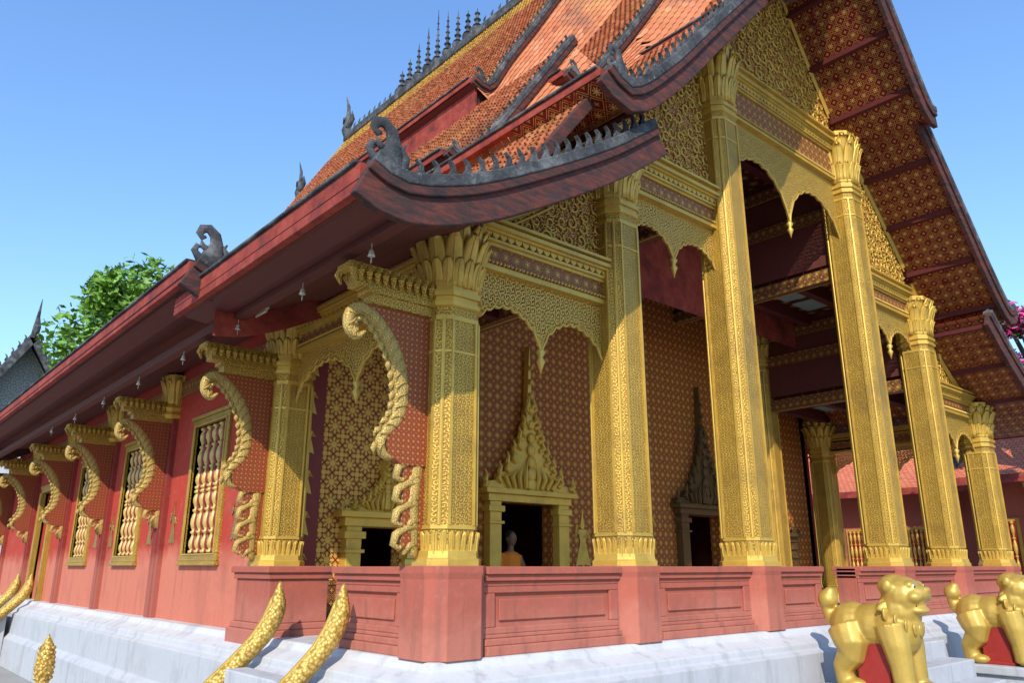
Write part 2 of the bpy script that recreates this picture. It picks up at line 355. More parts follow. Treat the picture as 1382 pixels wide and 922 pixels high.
def roof_section(ctrl,y0,y1,rake_h=.22,tiles=True,crest=True,fin=.5,yel=lambda i,n,y:False,soff='sten_soffit',tw=.105,cap=.08,hs=.10,hst=1,eb=.12,lsoff=None,sy1=None,bare=False):
    P=samp(ctrl,.15)
    for mir in (0,1):
        X=(lambda x:2*XC-x) if mir else (lambda x:x); sg=-1 if mir else 1
        if tiles and not mir:
            vs,fs,cols=tile_mesh(samp(ctrl,.12),y0+.04,y1,tw,yel); o=tile_object('roof_tier',vs,fs,cols,T)
        else:
            g=[[(X(p[0]),y0+.04,p[1]),(X(p[0]),y1,p[1])] for p in off(P,.02)]
            o=sheet('roof_tier',g,[[(i*.15,y0),(i*.15,y1)] for i in range(len(P))],'tile_far',T)
        Q=off(P,-.10); ys=[y0+.05,sy1 if sy1 else y1]
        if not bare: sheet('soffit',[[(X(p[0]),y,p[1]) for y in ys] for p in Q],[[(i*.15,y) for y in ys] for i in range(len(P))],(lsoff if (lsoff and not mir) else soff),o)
        def strip(name,ot,ob,ya,yb,mat,PP=P,bev=.01):
            a=off(PP,ot); b=off(PP,ob); mb=MB()
            mb.loft([[(X(a[i][0]),ya,a[i][1]),(X(a[i][0]),yb,a[i][1]),(X(b[i][0]),yb,b[i][1]),(X(b[i][0]),ya,b[i][1])] for i in range(len(PP))])
            return mb.build(name,mat,o,bevel=bev)
        strip('rake_board',.03,-rake_h,y0-.02,y0+.05,'board')
        if bare: continue
        strip('rake_molding',.028,-.05,y0-.05,y0-.018,'board')
        strip('rake_coping',.03+cap,.02,y0-.06,y0+.08,'stone')
        mb=MB(); p=P[0]; x0=X(p[0])
        if mir: mb.box(x0-.03,x0+.035,y0+.055,y1,p[1]-eb,p[1]+.03)
        else: mb.box(x0-.035,x0+.03,y0+.055,y1,p[1]-eb,p[1]+.03)
        mb.build('eave_board','eave',o,bevel=.006)
        if mir==0:
            mb=MB(); mb.box(x0-.06,x0+.08,y0+.085,y1,p[1]+.032,p[1]+.06); mb.build('eave_coping','stone',o,bevel=.01)
        if crest:
            mb=MB(); C=off(P,.03+cap-.02)
            for i in range(3,len(C)-1,hst): hook(mb,X(C[i][0]),y0+.01,C[i][1],hs,sg)
            mb.loft([[(X(C[i][0]),y0-.015,C[i][1]+.03),(X(C[i][0]),y0+.035,C[i][1]+.03),(X(C[i][0]),y0+.035,C[i][1]-.02),(X(C[i][0]),y0-.015,C[i][1]-.02)] for i in range(1,len(C))])
            mb.build('crest_ornament','stone',o)
        if fin and not mir:
            mb=MB(); C=off(P,.03+cap); finial(mb,X(C[1][0]),y0+.01,C[1][1]-.02,fin,sg); mb.build('roof_finial','stone',o,smooth=True)
    return P
PA1=roof_section(A1,-1.0,2.57,.25,fin=.36,hs=.10,eb=.17,lsoff='wood_dark')
PD1=roof_section(D1,-.86,15.5,.08,fin=0,crest=False,bare=True)
PA2=roof_section(A2,-1.15,4.0,.20,fin=.30,sy1=.06,yel=lambda i,n,y:y<-.8,eb=.05,hs=.085)
PA3=roof_section(A3,-1.35,2.2,.22,fin=.30,yel=lambda i,n,y:i>n-5 or y<-1.0,sy1=.06,hs=.085)
PT2=roof_section(T2,1.25,13.3,.08,fin=.18,cap=.05,hs=.065,soff='wood',eb=.04,yel=lambda i,n,y:y<1.6)
PB3=roof_section(B3,.90,4.5,.10,fin=.22,yel=lambda i,n,y:i>n-6 or y<1.25,soff='wood',cap=.05,hs=.075,eb=.05)
PC3=roof_section(C3,3.25,13.3,.10,fin=.26,yel=lambda i,n,y:i>n-9 or y<3.7,soff='wood',cap=.05,hs=.085,eb=.05)
PC1=roof_section(C1,1.9,16.2,.26,fin=.38,cap=.08,soff='wood_dark',eb=.14)
E3=[(x,z-.9) for x,z in C3]; F3=[(x,z-2.3) for x,z in C3]
roof_section(E3,13.3,16.2,.2,fin=0,crest=False,soff='wood')
roof_section(F3,16.2,18.6,.2,fin=0,crest=False,soff='wood')
roof_section([(x,z-.5) for x,z in T2],13.3,18.6,.2,fin=0,crest=False,soff='wood')
roof_section([(x,z-.3) for x,z in C1],16.2,19.2,.2,fin=0,crest=False,soff='wood_dark',eb=.14)
def zp(P): return lambda x: zat(P,x if x<=XC else 2*XC-x)
def gable(y,P,x0,bot,mat='maroon'):
    mb=MB(); f=zp(off(P,-.08)); n=60; xs=[x0+(2*XC-2*x0)*i/n for i in range(n+1)]
    for i in range(n):
        a,b=xs[i],xs[i+1]; mb.add([(a,y,bot(a)),(b,y,bot(b)),(b,y,f(b)),(a,y,f(a))],[(0,1,2,3)])
    return mb.build('gable_panel',mat,T)
zB,zC,zT=zp(PB3),zp(PC3),zp(PT2)
gable(.99,PB3,2.5,lambda x:min(zra(x)-.1,zB(x)-.2),'board'); gable(3.34,PC3,2.85,lambda x:min(zB(x),zC(x)-.2)-.2,'board'); gable(1.34,PT2,.9,lambda x:min(zra(x)-.1,zT(x)-.2),'board'); gable(2.1,PC1,-1.2,lambda x:zra(x)-.35,'eave')
gable(18.3,samp(F3,.15),2.9,lambda x:5.0,'eave')
def xr(a,b,w=.105): k=int((b-a)/w); return [a+(b-a)*i/k for i in range(k+1)]
hip_apron(xr(2.50,XC),lambda x:(x,.98-.75*(zB(x)-zra(x)),zra(x)+.02),lambda x:(x,.93,zB(x)-.08))
zlow=lambda x: max(zB(x),zat(PT2,x) if x<=2.9 else 0)
hip_apron(xr(2.80,XC),lambda x:(x,3.33-.75*(zC(x)-zlow(x)),zlow(x)+.02),lambda x:(x,3.28,zC(x)-.08))
hip_apron(xr(1.1,2.9),lambda x:(x,1.33-.75*(zT(x)-zra(x)),zra(x)+.02),lambda x:(x,1.28,zT(x)-.06))
for sx,ya,yb,z0,z in ((2.82,3.3,18.3,8.3,9.04),(2*XC-2.88,3.3,18.3,8.0,8.98),(.96,-.0,1.3,5.0,5.9),(.96,1.3,18.3,5.0,6.2),(2*XC-.96,.0,18.3,5.0,6.2)):
    mb=MB(); mb.box(sx-.02,sx+.02,ya,yb,z0,z); mb.build('clerestory_panel','eave',T)
for (y0,y1,z) in ((-1.35,.90,11.45),(.90,3.25,12.25),(3.25,13.3,13.75),(13.3,16.2,12.85),(16.2,18.6,11.45)):
    mb=MB(); mb.box(XC-.11,XC+.11,y0,y1,z-.12,z+.1); r=mb.build('ridge_cap','stone',T,bevel=.02)
    mb=MB(); y=y0+.15
    while y<y1:
        mb.tube([(XC,y,z+.08),(XC,y-.02,z+.18),(XC,y+.03,z+.27),(XC,y-.03,z+.36)],[.045,.05,.028,.005],6,side=(1,0,0)); y+=.27
    mb.build('ridge_crest','stone',r)
for (y,z,s,d) in ((-1.3,11.5,1.0,-1),(.95,12.3,1.0,-1),(3.3,13.8,1.0,-1),(13.2,13.8,1.25,1),(16.1,12.9,1.2,1),(18.5,11.5,1.1,1)):
    mb=MB(); mb.tube([(XC,y,z),(XC,y+d*.16*s,z+.25*s),(XC,y+d*.05*s,z+.5*s),(XC,y+d*.06*s,z+.8*s),(XC,y+d*.2*s,z+1.15*s)],[.13*s,.12*s,.07*s,.05*s,.01],8,side=(1,0,0),flat=.7)
    mb.tube([(XC,y+d*.05*s,z+.5*s),(XC,y+d*.22*s,z+.55*s),(XC,y+d*.3*s,z+.45*s)],[.06*s,.05*s,.01],6,side=(1,0,0))
    mb.tube([(XC,y+d*.1*s,z+.2*s),(XC,y-d*.15*s,z+.4*s),(XC,y-d*.12*s,z+.62*s)],[.07*s,.06*s,.01],6,side=(1,0,0))
    mb.build('ridge_finial','stone',T,smooth=True)
for dy,h in ((0,1.65),(.42,1.35),(-.42,1.35),(.84,1.1),(-.84,1.1),(1.24,.85),(-1.24,.85),(1.6,.7),(-1.6,.7)):
    mb=MB(); pr=[(.12,0),(.14,.12)]; z=.12; r=.11; 
    while z<h*.75:
        pr+=[(r*.45,z+.03),(r,z+.07),(r*.5,z+.11)]; z+=.17; r*=.80
    pr+=[(.015,h*.85),(.004,h)]
    mb.lathe(pr,XC,8.8+dy,10,13.82); mb.build('ridge_spire','stone',T,smooth=False)
# ---------------------------------------------------------------- columns
def chsq(cx,cy,z,s,c): 
    h=s/2; k=h-c; return [(cx-k,cy-h,z),(cx+k,cy-h,z),(cx+h,cy-k,z),(cx+h,cy+k,z),(cx+k,cy+h,z),(cx-k,cy+h,z),(cx-h,cy+k,z),(cx-h,cy-k,z)]
def petal(mb,cx,cy,ang,r0,z0,h,w,fl,th=.022):
    c,s=math.cos(ang),math.sin(ang)
    R_=[r0,r0+fl*.08,r0+fl*.3,r0+fl*.66,r0+fl,r0+fl*1.14]; Z_=[z0,z0+.3*h,z0+.6*h,z0+.87*h,z0+h,z0+.92*h]
    W_=[.75,1,1.1,.95,.45,.06]
    mb.tube([(cx+r*c,cy+r*s,z) for r,z in zip(R_,Z_)],[(th*(1 if i<5 else .4),w*W_[i]) for i in range(6)],8,side=(-s,c,0))
    mb.tube([(cx+(r+th)*c,cy+(r+th)*s,z) for r,z in zip(R_[:5],Z_[:5])],[.010]*4+[.004],5,side=(-s,c,0))
def column(x,y,z0,z1,zc,s,lab=None):
    c=s*.21; mb=MB()
    mb.loft([chsq(x,y,z,s,c) for z in (z0+.1,zc-.16)])
    h=s/2;k=h-c
    o=mb.build('column','gold_carved',T)
    mb=MB()
    for sx in (-1,1):
        for u in (-k,k-.02):
            a,b=(h,h+.014) if sx>0 else (-h-.014,-h)
            mb.box(x+u,x+u+.02,y+a,y+b,z0+.3,zc-.3); mb.box(x+a,x+b,y+u,y+u+.02,z0+.3,zc-.3)
        q=(h-c/2)
        for sy in (-1,1): mb.tube([(x+sx*(q+.004),y+sy*(q+.004),z0+.3),(x+sx*(q+.004),y+sy*(q+.004),zc-.3)],.016,6)
    mb.loft([chsq(x,y,z,s+.016,c) for z in (z0+.27,z0+.30)]); mb.loft([chsq(x,y,z,s+.016,c) for z in (zc-.31,zc-.27)]); mb.loft([chsq(x,y,z,s+.016,c) for z in (zc-.58,zc-.56)])
    mb.build('edge_molding','gold',o)
    mb=MB(); mb.loft([chsq(x,y,z,a,a*.22) for z,a in ((z0,s+.08),(z0+.05,s+.08),(z0+.06,s+.05),(z0+.11,s+.04),(z0+.12,s+.01),(z0+.16,s+.01))])
    for i in range(24):
        a=2*PI*(i+.5)/24; rr=s*.49/max(abs(math.cos(a)),abs(math.sin(a))); rr=min(rr,s*.57)
        petal(mb,x,y,a,rr,z0+.06,.19,.026,.02,.010)
    mb.build('column_base','gold',o)
    mb=MB(); mb.loft([chsq(x,y,z,a,a*.22) for z,a in ((zc-.20,s+.01),(zc-.19,s+.05),(zc-.155,s+.05),(zc-.15,s+.015),(zc-.11,s+.015),(zc-.105,s+.06),(zc-.06,s+.06),(zc-.055,s+.02),(zc-.02,s+.02),(zc-.01,s+.04),(zc+.02,s+.04),(zc+.03,s-.02),(z1-.03,s+.06),(z1-.02,s+.12),(z1+.05,s+.12))])
    mb.build('neck_molding','gold',o)
    mb=MB(); H=z1-zc
    for i in range(12): petal(mb,x,y,2*PI*i/12+PI/12,s*.50,zc,H*1.0,s*.17,s*.25)
    for i in range(12): petal(mb,x,y,2*PI*i/12,s*.54,zc-.01,H*.80,s*.17,s*.27,.024)
    for i in range(18): petal(mb,x,y,2*PI*i/18+PI/18,s*.56,zc-.02,H*.42,s*.11,s*.14,.014)
    mb.build('capital','gold',o,smooth=True)
    if lab: o['label']=lab
    return o
Zc={0:(4.56,4.02,.43),1:(6.08,5.50,.46),2:(8.35,7.55,.48)}
for i,x in enumerate(CX):
    z1,zc,s=Zc[min(i,5-i)]; column(x,0,PT,z1,zc,s)
column(0,2.94,PT,4.5,4.0,.42)
column(2.09,2.94,FL,6.05,5.48,.42); column(9.65,2.94,FL,6.3,5.7,.44); column(11.74,2.94,FL,4.7,4.15,.42)
# ---------------------------------------------------------------- entablature bays
def inpoly(x,z,P):
    c=False;j=len(P)-1
    for i in range(len(P)):
        if (P[i][1]>z)!=(P[j][1]>z) and x<(P[j][0]-P[i][0])*(z-P[i][1])/(P[j][1]-P[i][1])+P[i][0]: c=not c
        j=i
    return c
def scrolls(mb,poly,y,rmin,rmax,tries=3000):
    xs=[p[0] for p in poly]; zs=[p[1] for p in poly]; got=[]
    for t in range(tries):
        r=rmax if t<tries*.2 else random.uniform(rmin,rmax); x=random.uniform(min(xs),max(xs)); z=random.uniform(min(zs),max(zs))
        if any(math.hypot(x-a,z-b)<(r+c)*.88 for a,b,c in got): continue
        if not all(inpoly(x+r*.9*math.cos(a),z+r*.9*math.sin(a),poly) for a in (0,.8,1.6,2.4,3.1,3.9,4.7,5.5)): continue
        got.append((x,z,r)); a0=random.uniform(0,6.28); d=random.choice((-1,1)); pts=[];rad=[]
        for k in range(18):
            q=k/17; rr=r*(1-.82*q); a=a0+d*q*8.0; pts.append((x+rr*math.cos(a),y-.010-.012*q,z+rr*math.sin(a))); rad.append(.022*(.5+.7*math.sin(PI*min(1,q+.15)))*r/.13)
        mb.tube(pts,rad,5)
        for k in range(6):
            a=a0+k*1.05; p=(x+r*.9*math.cos(a),z+r*.9*math.sin(a)); q2=a+d*.9
            mb.tube([(p[0],y-.01,p[1]),(p[0]+.22*r*math.cos(q2),y-.022,p[1]+.22*r*math.sin(q2)),(p[0]+.6*r*math.cos(q2+.4),y-.012,p[1]+.6*r*math.sin(q2+.4))],[.006,.16*r,.004],5,flat=.8)
def bay(M,W,zs,zp_,za,zt,zf,zk,zcn,ys=-.06):
    def lower(n=72):
        pts=[]
        for h in (0,1):
            for i in range(n):
                t=i/n; tt=t if h==0 else 1-t
                base=zs+(zp_-zs)*tt; z=base+(za-base)*(math.sin(PI*tt)**.5 if tt>0 else 0)
                z+=-.030*abs(math.sin(9*PI*tt))
                pts.append(((t+h)*W/2,z))
        pts.append((W,zs)); return pts
    lo=lower(); mb=MB(M); mb.prism([(0,zt),(W,zt)]+lo[::-1],-.012,.012); o=mb.build('arch_valance','lace',T)
    mb=MB(M); mb.tube([(x,-.012,z+.006) for x,z in lo],.013,6); mb.tube([(x,-.01,z+.065) for x,z in lo],.007,5)
    mb.lathe([(.004,-.16),(.02,-.1),(.045,-.04),(.02,0),(.05,.05),(.01,.1)],W/2,0,8,zp_); mb.build('valance_border','gold',o,smooth=True)
    mb=MB(M); mb.box(0,W,-.05,.06,zt,zf); f=mb.build('frieze','lattice',T)
    mb=MB(M)
    for (a,b,d) in ((zt-.02,zt+.018,.075),(zt+.02,zt+.038,.06),(zf-.03,zf,.075),(zf+.002,zf+.028,.10),(zk-.018,zk+.006,.13),(zk+.008,zk+.045,.16),(zk+.047,zcn-.03,.12),(zcn-.028,zcn,.17)): mb.box(0,W,-d,.06,a,b)
    x=.03
    while x<W-.02: mb.ball((x,-.075,zt+.055),.016,6,4); x+=.045
    mb.build('cornice_molding','gold',f)
    mb=MB(M); x=.0; low=[]; n=int(W/.085); p=W/n
    for k in range(n): low+=[(k*p,zf+.085),(k*p+.012,zf+.05),(k*p+p/2,zf+.022),(k*p+p-.012,zf+.05)]
    low.append((W,zf+.085)); mb.prism([(0,zk-.02),(W,zk-.02)]+low[::-1],-.105,-.05); mb.build('dentil_course','gold',f)
    mb=MB(M); mb.box(0,W,-.045,.05,zf+.03,zk-.02); mb.build('dentil_backing','maroon',f)
Tr=lambda x,y,rz=0: Matrix.Translation((x,y,0))@Matrix.Rotation(rz,4,'Z')
for i in range(5):
    x0,x1=CX[i]+.2,CX[i+1]-.2; k=min(i,4-i)
    z=[(3.66,3.64,4.04,4.34,4.58,4.68,4.78),(5.15,5.10,5.47,5.78,6.04,6.15,6.28),(6.45,6.38,7.15,7.60,8.08,8.2,8.36)][k]
    bay(Tr(x0,0),x1-x0,*z)
bay(Tr(0,2.74,-PI/2),2.54,3.5,3.45,3.86,4.06,4.26,4.33,4.40)
bay(Tr(11.74,.2,PI/2),2.54,3.5,3.45,3.86,4.06,4.26,4.33,4.40)
def pedi(x0,x1,zb,rm):
    n=14; top=[]
    for i in range(n+1):
        x=x0+(x1-x0)*i/n; top.append((x,max(zb+.005,zra(x)-.17)))
    poly=[(x0,zb),(x1,zb)]+top[::-1]
    mb=MB(); mb.prism(poly,-.0,.05); o=mb.build('pediment_panel','scroll',T)
    mb=MB(); scrolls(mb,poly,0,.028,rm); mb.build('scroll_relief','gold',o,smooth=True)
    mb=MB(); mb.tube([(x,-.03,z-.01) for x,z in top],.03,6); mb.tube([(x,-.03,z-.085) for x,z in top],.014,6); mb.build('raking_molding','gold',o)
pedi(.15,1.98,4.79,.075); pedi(2.2,4.0,6.29,.085); pedi(4.3,2*XC-4.3,8.37,.10); pedi(2*XC-4.0,2*XC-2.2,6.29,.085); pedi(2*XC-1.98,2*XC-.15,4.79,.075)
for P,y0 in ((PA1,-.93),(PA2,-1.08),(PA3,-1.28)):
    Q=off(P,-.12)
    for i in range(4,len(Q)-1,6):
        for mir in (0,1):
            x=2*XC-Q[i][0] if mir else Q[i][0]
            if P is PA1 and Q[i][0]<-.3: continue
            mb=MB(); mb.box(x-.045,x+.045,y0,-.02,Q[i][1]-.025,Q[i][1]+.06); mb.build('purlin','wood',T,bevel=.008)
mb=MB(); mb.box(-1.02,-.92,-.93,18,4.09,4.18); mb.build('purlin','wood_dark',T)
for xa,za,xb,zb,ya,yb in ((-1.36,4.15,-.16,4.43,-.93,1.95),(-1.46,4.31,-.16,4.46,1.96,16.1)):
    sheet('boarded_soffit',[[(xa,ya,za),(xa,yb,za)],[(xb,ya,zb),(xb,yb,zb)]],[[(0,ya),(0,yb)],[(1.2,ya),(1.2,yb)]],'wood_dark',T)
for (a,b,z) in ((0,2.09,4.84),(2.09,4.17,6.3),(4.17,7.57,8.1),(7.57,9.65,6.3),(9.65,11.74,4.84)):
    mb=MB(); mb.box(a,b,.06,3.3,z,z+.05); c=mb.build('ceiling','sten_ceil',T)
    for y in (.9,1.8,2.7):
        mb=MB(); mb.box(a+.07,b-.07,y-.07,y+.07,z-.2,z-.002); mb.build('ceiling_beam','wood',c)
    for q in (.3,.66):
        x=a+(b-a)*q
        for y in (1.35,2.25):
            mb=MB(); mb.box(x-.28,x+.28,y-.25,y+.25,z-.03,z-.004); mb.build('ceiling_panel','blue',c,bevel=.01)
for x,z0,z1 in ((2.09,4.84,6.3),(4.17,6.3,8.1),(7.57,6.3,8.1),(9.65,4.84,6.3)):
    mb=MB(); mb.box(x-.05,x+.05,.06,3.3,z0+.05,z1+.04); b=mb.build('aisle_panel','wood_dark',T)
    for zz in (z0-.22,z1-.32,(z0+z1)/2-.1):
        mb=MB(); mb.box(x-.09,x+.09,.07,3.29,zz,zz+.2); mb.build('aisle_beam','wood_gold',b,bevel=.01)
# ---------------------------------------------------------------- walls
def wallseg(M,u0,u1,z0,ztop,holes,th,mat,name='wall'):
    mb=MB(M); us=sorted(set([u0,u1]+[h[0] for h in holes]+[h[1] for h in holes]))
    for a,b in zip(us,us[1:]):
        h=[h for h in holes if h[0]<=a+1e-6 and h[1]>=b-1e-6]; zt=ztop
        if h: 
            h=h[0]
            if h[2]>z0: mb.box(a,b,0,th,z0,h[2])
            mb.box(a,b,0,th,h[3],zt)
        else: mb.box(a,b,0,th,z0,zt)
    return mb.build(name,mat,T)
doors=[(1.15,1.75,FL,2.25,1.45),(3.28,4.32,FL,2.65,3.8),(7.42,8.46,FL,2.65,7.94),(9.99,10.59,FL,2.25,10.29)]
for a,b,z in ((0,2.09,4.9),(2.09,4.17,6.4),(4.17,4.4,8.2),(4.4,7.57,8.2),(7.57,9.65,6.4),(9.65,11.74,4.9)):
    wallseg(Tr(0,3.3),a,b,FL,z,[(max(a,d[0]),min(b,d[1]),d[2],d[3]) for d in doors if d[0]<b and d[1]>a],.2,'sten_gold' if a==0 else 'sten_wall','porch_wall')
for a,b in ((.15,1.0),(1.9,2.95),(4.65,7.1),(8.8,9.85),(10.75,11.6)):
    mb=MB(); mb.box(a,b,3.265,3.3,FL,FL+.45); mb.box(a,b,3.25,3.3,FL+.45,FL+.5); mb.build('wall_dado','wood_gold',T)
wins=[(4.35,5.4),(7.45,8.45),(10.25,11.25)]; sd=(13.3,14.3)
wallseg(Tr(-.10,0,PI/2)@Matrix.Scale(-1,4,(0,1,0)),3.0,18.2,FL,5.0,[(a,b,1.95,3.56) for a,b in wins]+[(sd[0],sd[1],FL,3.3)],.25,'red','side_wall')
mb=MB(); mb.box(11.6,11.84,3.3,18.2,FL,5.0); mb.build('side_wall','red',T)
mb=MB(); mb.box(0.2,11.55,18.0,18.2,FL,6.4); mb.build('rear_wall','red',T)
mb=MB(); mb.box(.2,11.5,3.55,18,5.2,5.25); mb.build('inner_ceiling','dark',T)
def baluster(mb,x,y,z0,z1,r):
    H=z1-z0; pr=[(.5,0),(.9,.02),(.9,.05),(.35,.065),(.7,.09),(.95,.14),(.9,.2),(.5,.26),(.35,.3),(.8,.32),(.8,.345),(.35,.36),(.7,.40),(1,.46),(1,.53),(.7,.6),(.35,.64),(.8,.66),(.8,.685),(.35,.70),(.5,.74),(.9,.8),(.95,.86),(.7,.91),(.35,.935),(.9,.95),(.9,.98),(.5,1)]
    mb.lathe([(r*a,z0+H*b) for a,b in pr],x,y,14)
for a,b in wins:
    mb=MB()
    for (p,q,c,d) in ((a-.09,b+.09,1.86,1.95),(a-.09,b+.09,3.56,3.65),(a-.09,a,1.95,3.56),(b,b+.09,1.95,3.56)): mb.box(-.14,-.02,p,q,c,d)
    mb.box(-.165,-.1,a-.12,b+.12,3.65,3.70); mb.box(-.165,-.1,a-.12,b+.12,1.81,1.86)
    w=mb.build('window','gold_carved',T,bevel=.008)
    mb=MB(); mb.box(-.15,-.12,a-.015,a,1.95,3.56); mb.box(-.15,-.12,b,b+.015,1.95,3.56); mb.box(-.15,-.12,a-.015,b+.015,3.56,3.575); mb.box(-.15,-.12,a-.015,b+.015,1.935,1.95); mb.build('window_beading','gold',w)
    mb=MB(); mb.box(.03,.07,a,b,1.95,3.56); mb.build('shutter','maroon',w)
    for i in range(5):
        y=a+(b-a)*(i+.5)/5; mb=MB(); baluster(mb,-.06,y,1.95,2.75,.048); baluster(mb,-.06,y,2.75,3.56,.048); mb.build('baluster','ivory_gold',w,smooth=True)
        if i<4:
            y+=(b-a)/10; mb=MB(); baluster(mb,-.06,y,1.95,2.75,.040); baluster(mb,-.06,y,2.75,3.56,.040); mb.build('baluster','maroon',w,smooth=True)
for y in (6.4,9.2,12.0,15.2,18.1):
    mb=MB(); mb.box(-.16,-.098,y-.16,y+.16,FL,4.40); mb.box(-.175,-.158,y-.05,y+.05,FL,4.35); p=mb.build('pilaster','pilaster',T)
    mb=MB(); s=.3
    for i in range(10): petal(mb,-.1,y,2*PI*i/10+PI/10,s*.5,4.0,.42,s*.17,s*.24)
    for i in range(10): petal(mb,-.1,y,2*PI*i/10,s*.55,3.99,.36,s*.16,s*.26)
    mb.loft([chsq(-.1,y,z,a,.06) for z,a in ((3.8,.32),(3.85,.38),(3.9,.32),(3.95,.38),(4.01,.33),(4.42,.4))]); mb.build('capital','gold',p,smooth=False)
mb=MB()
for y in (sd[0]-.12,sd[1]): mb.box(-.2,-.05,y,y+.12,FL,3.4)
mb.box(-.2,-.05,sd[0]-.12,sd[1]+.12,3.3,3.45); dj=mb.build('side_door','gold_carved',T,bevel=.01)
mb=MB(); mb.box(.0,.05,sd[0],sd[1],FL,3.3); mb.build('door_leaf','wood_gold',dj)
def figure(M,x,z,s,y,mat):
    mb=MB(M)
    def el(cx,cz,rx,rz,n=12): mb.prism([(x+s*(cx+rx*math.cos(2*PI*k/n)),z+s*(cz+rz*math.sin(2*PI*k/n))) for k in range(n)],y-.005,y)
    el(0,.80,.055,.07); mb.prism([(x-.045*s,z+.85*s),(x+.045*s,z+.85*s),(x+.02*s,z+.95*s),(x,z+1.1*s),(x-.02*s,z+.95*s)],y-.006,y-.001)
    mb.prism([(x-.12*s,z+.72*s),(x+.12*s,z+.72*s),(x+.07*s,z+.5*s),(x+.13*s,z+.3*s),(x+.2*s,z+.06*s),(x+.05*s,z+.1*s),(x,z+.02*s),(x-.05*s,z+.1*s),(x-.2*s,z+.06*s),(x-.13*s,z+.3*s),(x-.07*s,z+.5*s)],y-.007,y-.002)
    mb.tube([(x+.1*s,y-.003,z+.69*s),(x+.2*s,y-.003,z+.55*s),(x+.05*s,y-.003,z+.60*s)],.025*s,5); mb.tube([(x-.1*s,y-.003,z+.69*s),(x-.2*s,y-.003,z+.58*s),(x-.15*s,y-.003,z+.8*s)],.025*s,5)
    return mb.build('wall_figure',mat,T)
for x,z in ((4.95,1.75),(5.35,1.75),(2.65,1.75),(5.9,2.0),(6.5,2.0),(6.2,2.9),(2.3,1.75)): figure(None,x,z,.8,3.295,'gold_lifted')
mb=MB(); mb.box(.24,.62,3.285,3.299,1.6,4.4); mb.build('figure_border','maroon',T)
for k in range(6): figure(None,.43,1.65+.46*k,.4,3.283,'gold_lifted')
for y in (3.85,5.95,6.9,8.85,9.75): figure(Matrix.Translation((-.10,0,0))@Matrix.Rotation(-PI/2,4,'Z'),-y,2.05,.55,-.001,'gold_beam')
def door(cx,w,zt,s,peak,mt='gold'):
    mb=MB()
    for sx in (-1,1):
        x=cx+sx*(w/2+.12); mb.box(x-.1,x+.1,3.16,3.3,FL,zt); mb.box(x-.14,x+.14,3.13,3.3,zt-.14,zt-.06); mb.box(x-.13,x+.13,3.13,3.3,zt-.3,zt-.26)
    mb.box(cx-w/2-.26,cx+w/2+.26,3.14,3.3,zt,zt+.10); mb.box(cx-w/2-.34,cx+w/2+.34,3.08,3.3,zt+.10,zt+.17)
    d=mb.build('door_surround',mt,T,bevel=.008)
    H=peak-zt-.17; W=w/2+.3; prof=[(1.0,0),(1.0,.04),(.72,.055),(.70,.10),(.54,.12),(.53,.17),(.40,.19),(.39,.25),(.28,.28),(.26,.34),(.18,.37),(.17,.43),(.11,.46),(.09,.54),(.065,.57),(.045,.66),(.028,.8),(.012,.92),(0,1)]
    mb=MB(); poly=[(cx+W*a,zt+.17+H*b) for a,b in prof]+[(cx-W*a,zt+.17+H*b) for a,b in prof[::-1][1:]]
    mb.prism(poly,3.18,3.28)
    for a,b in prof[:-4]:
        for sx in (-1,1):
            x=cx+sx*W*a; z=zt+.14+H*b
            mb.tube([(x-sx*.05,3.18,z),(x+sx*.02,3.15,z+.05*s),(x-sx*.01,3.15,z+.12*s),(x+sx*.02,3.15,z+.19*s)],[.035*s,.04*s,.022*s,.004],6)
    for q in (0,.07,.15,.23,.31,.4,.5,.6,.7,.8):
        r=.09*s*(1-q*.85); mb.ball((cx,3.15,zt+.25+H*q),(r,.04,r*1.2),10,6)
    for a in range(-4,5):
        if a: mb.tube([(cx+a*.1*s,3.16,zt+.2),(cx+a*.125*s,3.13,zt+.2+.14*s),(cx+a*.09*s,3.14,zt+.2+(.36-.05*abs(a))*s*1.2)],[.03*s,.035*s,.005],6)
    mb.build('door_crown',mt,d)
for a,b,_,zt,cx in doors: big=zt>2.5; door(cx,b-a,zt,1.0 if big else .6,4.95 if big else 3.15,'gold_shaded' if cx>7 else 'gold_lifted')
mb=MB() 
for i in range(6): mb.box(3.75+.09*i,3.79+.09*i,6.4,6.43,2.45,2.8)
mb.box(3.7,4.3,6.4,6.43,2.4,2.45); mb.box(3.7,4.3,6.4,6.43,2.8,2.85); mb.build('inner_lattice','cream',T)
# ---------------------------------------------------------------- parapets
def parapet(M,L,name='parapet'):
    mb=MB(M); mb.box(0,L,-.13,.13,FL,PT-.02)
    mb.box(0,L,-.215,.19,FL,FL+.07); mb.box(0,L,-.185,.16,FL+.07,FL+.12); mb.box(0,L,-.16,.15,FL+.12,FL+.15)
    mb.box(0,L,-.16,.15,PT-.15,PT-.11); mb.box(0,L,-.185,.17,PT-.11,PT-.06); mb.box(0,L,-.21,.19,PT-.06,PT)
    a,b,c,d=.12,L-.12,FL+.2,PT-.2
    mb.box(0,L,-.158,-.13,d,PT-.15); mb.box(0,L,-.158,-.13,FL+.15,c); mb.box(0,a,-.158,-.13,c,d); mb.box(b,L,-.158,-.13,c,d)
    mb.box(a+.05,b-.05,-.148,-.13,c+.045,d-.045)
    return mb.build(name,'parapet',T,bevel=.008)
def post(x,y,s=.56,nm='column_pedestal'):
    mb=MB(); mb.loft([chsq(x,y,z,a,a*.22) for z,a in ((FL,s),(PT-.09,s),(PT-.045,s+.02),(PT+.005,s+.02))]); return mb.build(nm,'parapet',T,bevel=.006)
for i,x in enumerate(CX): post(x,0)
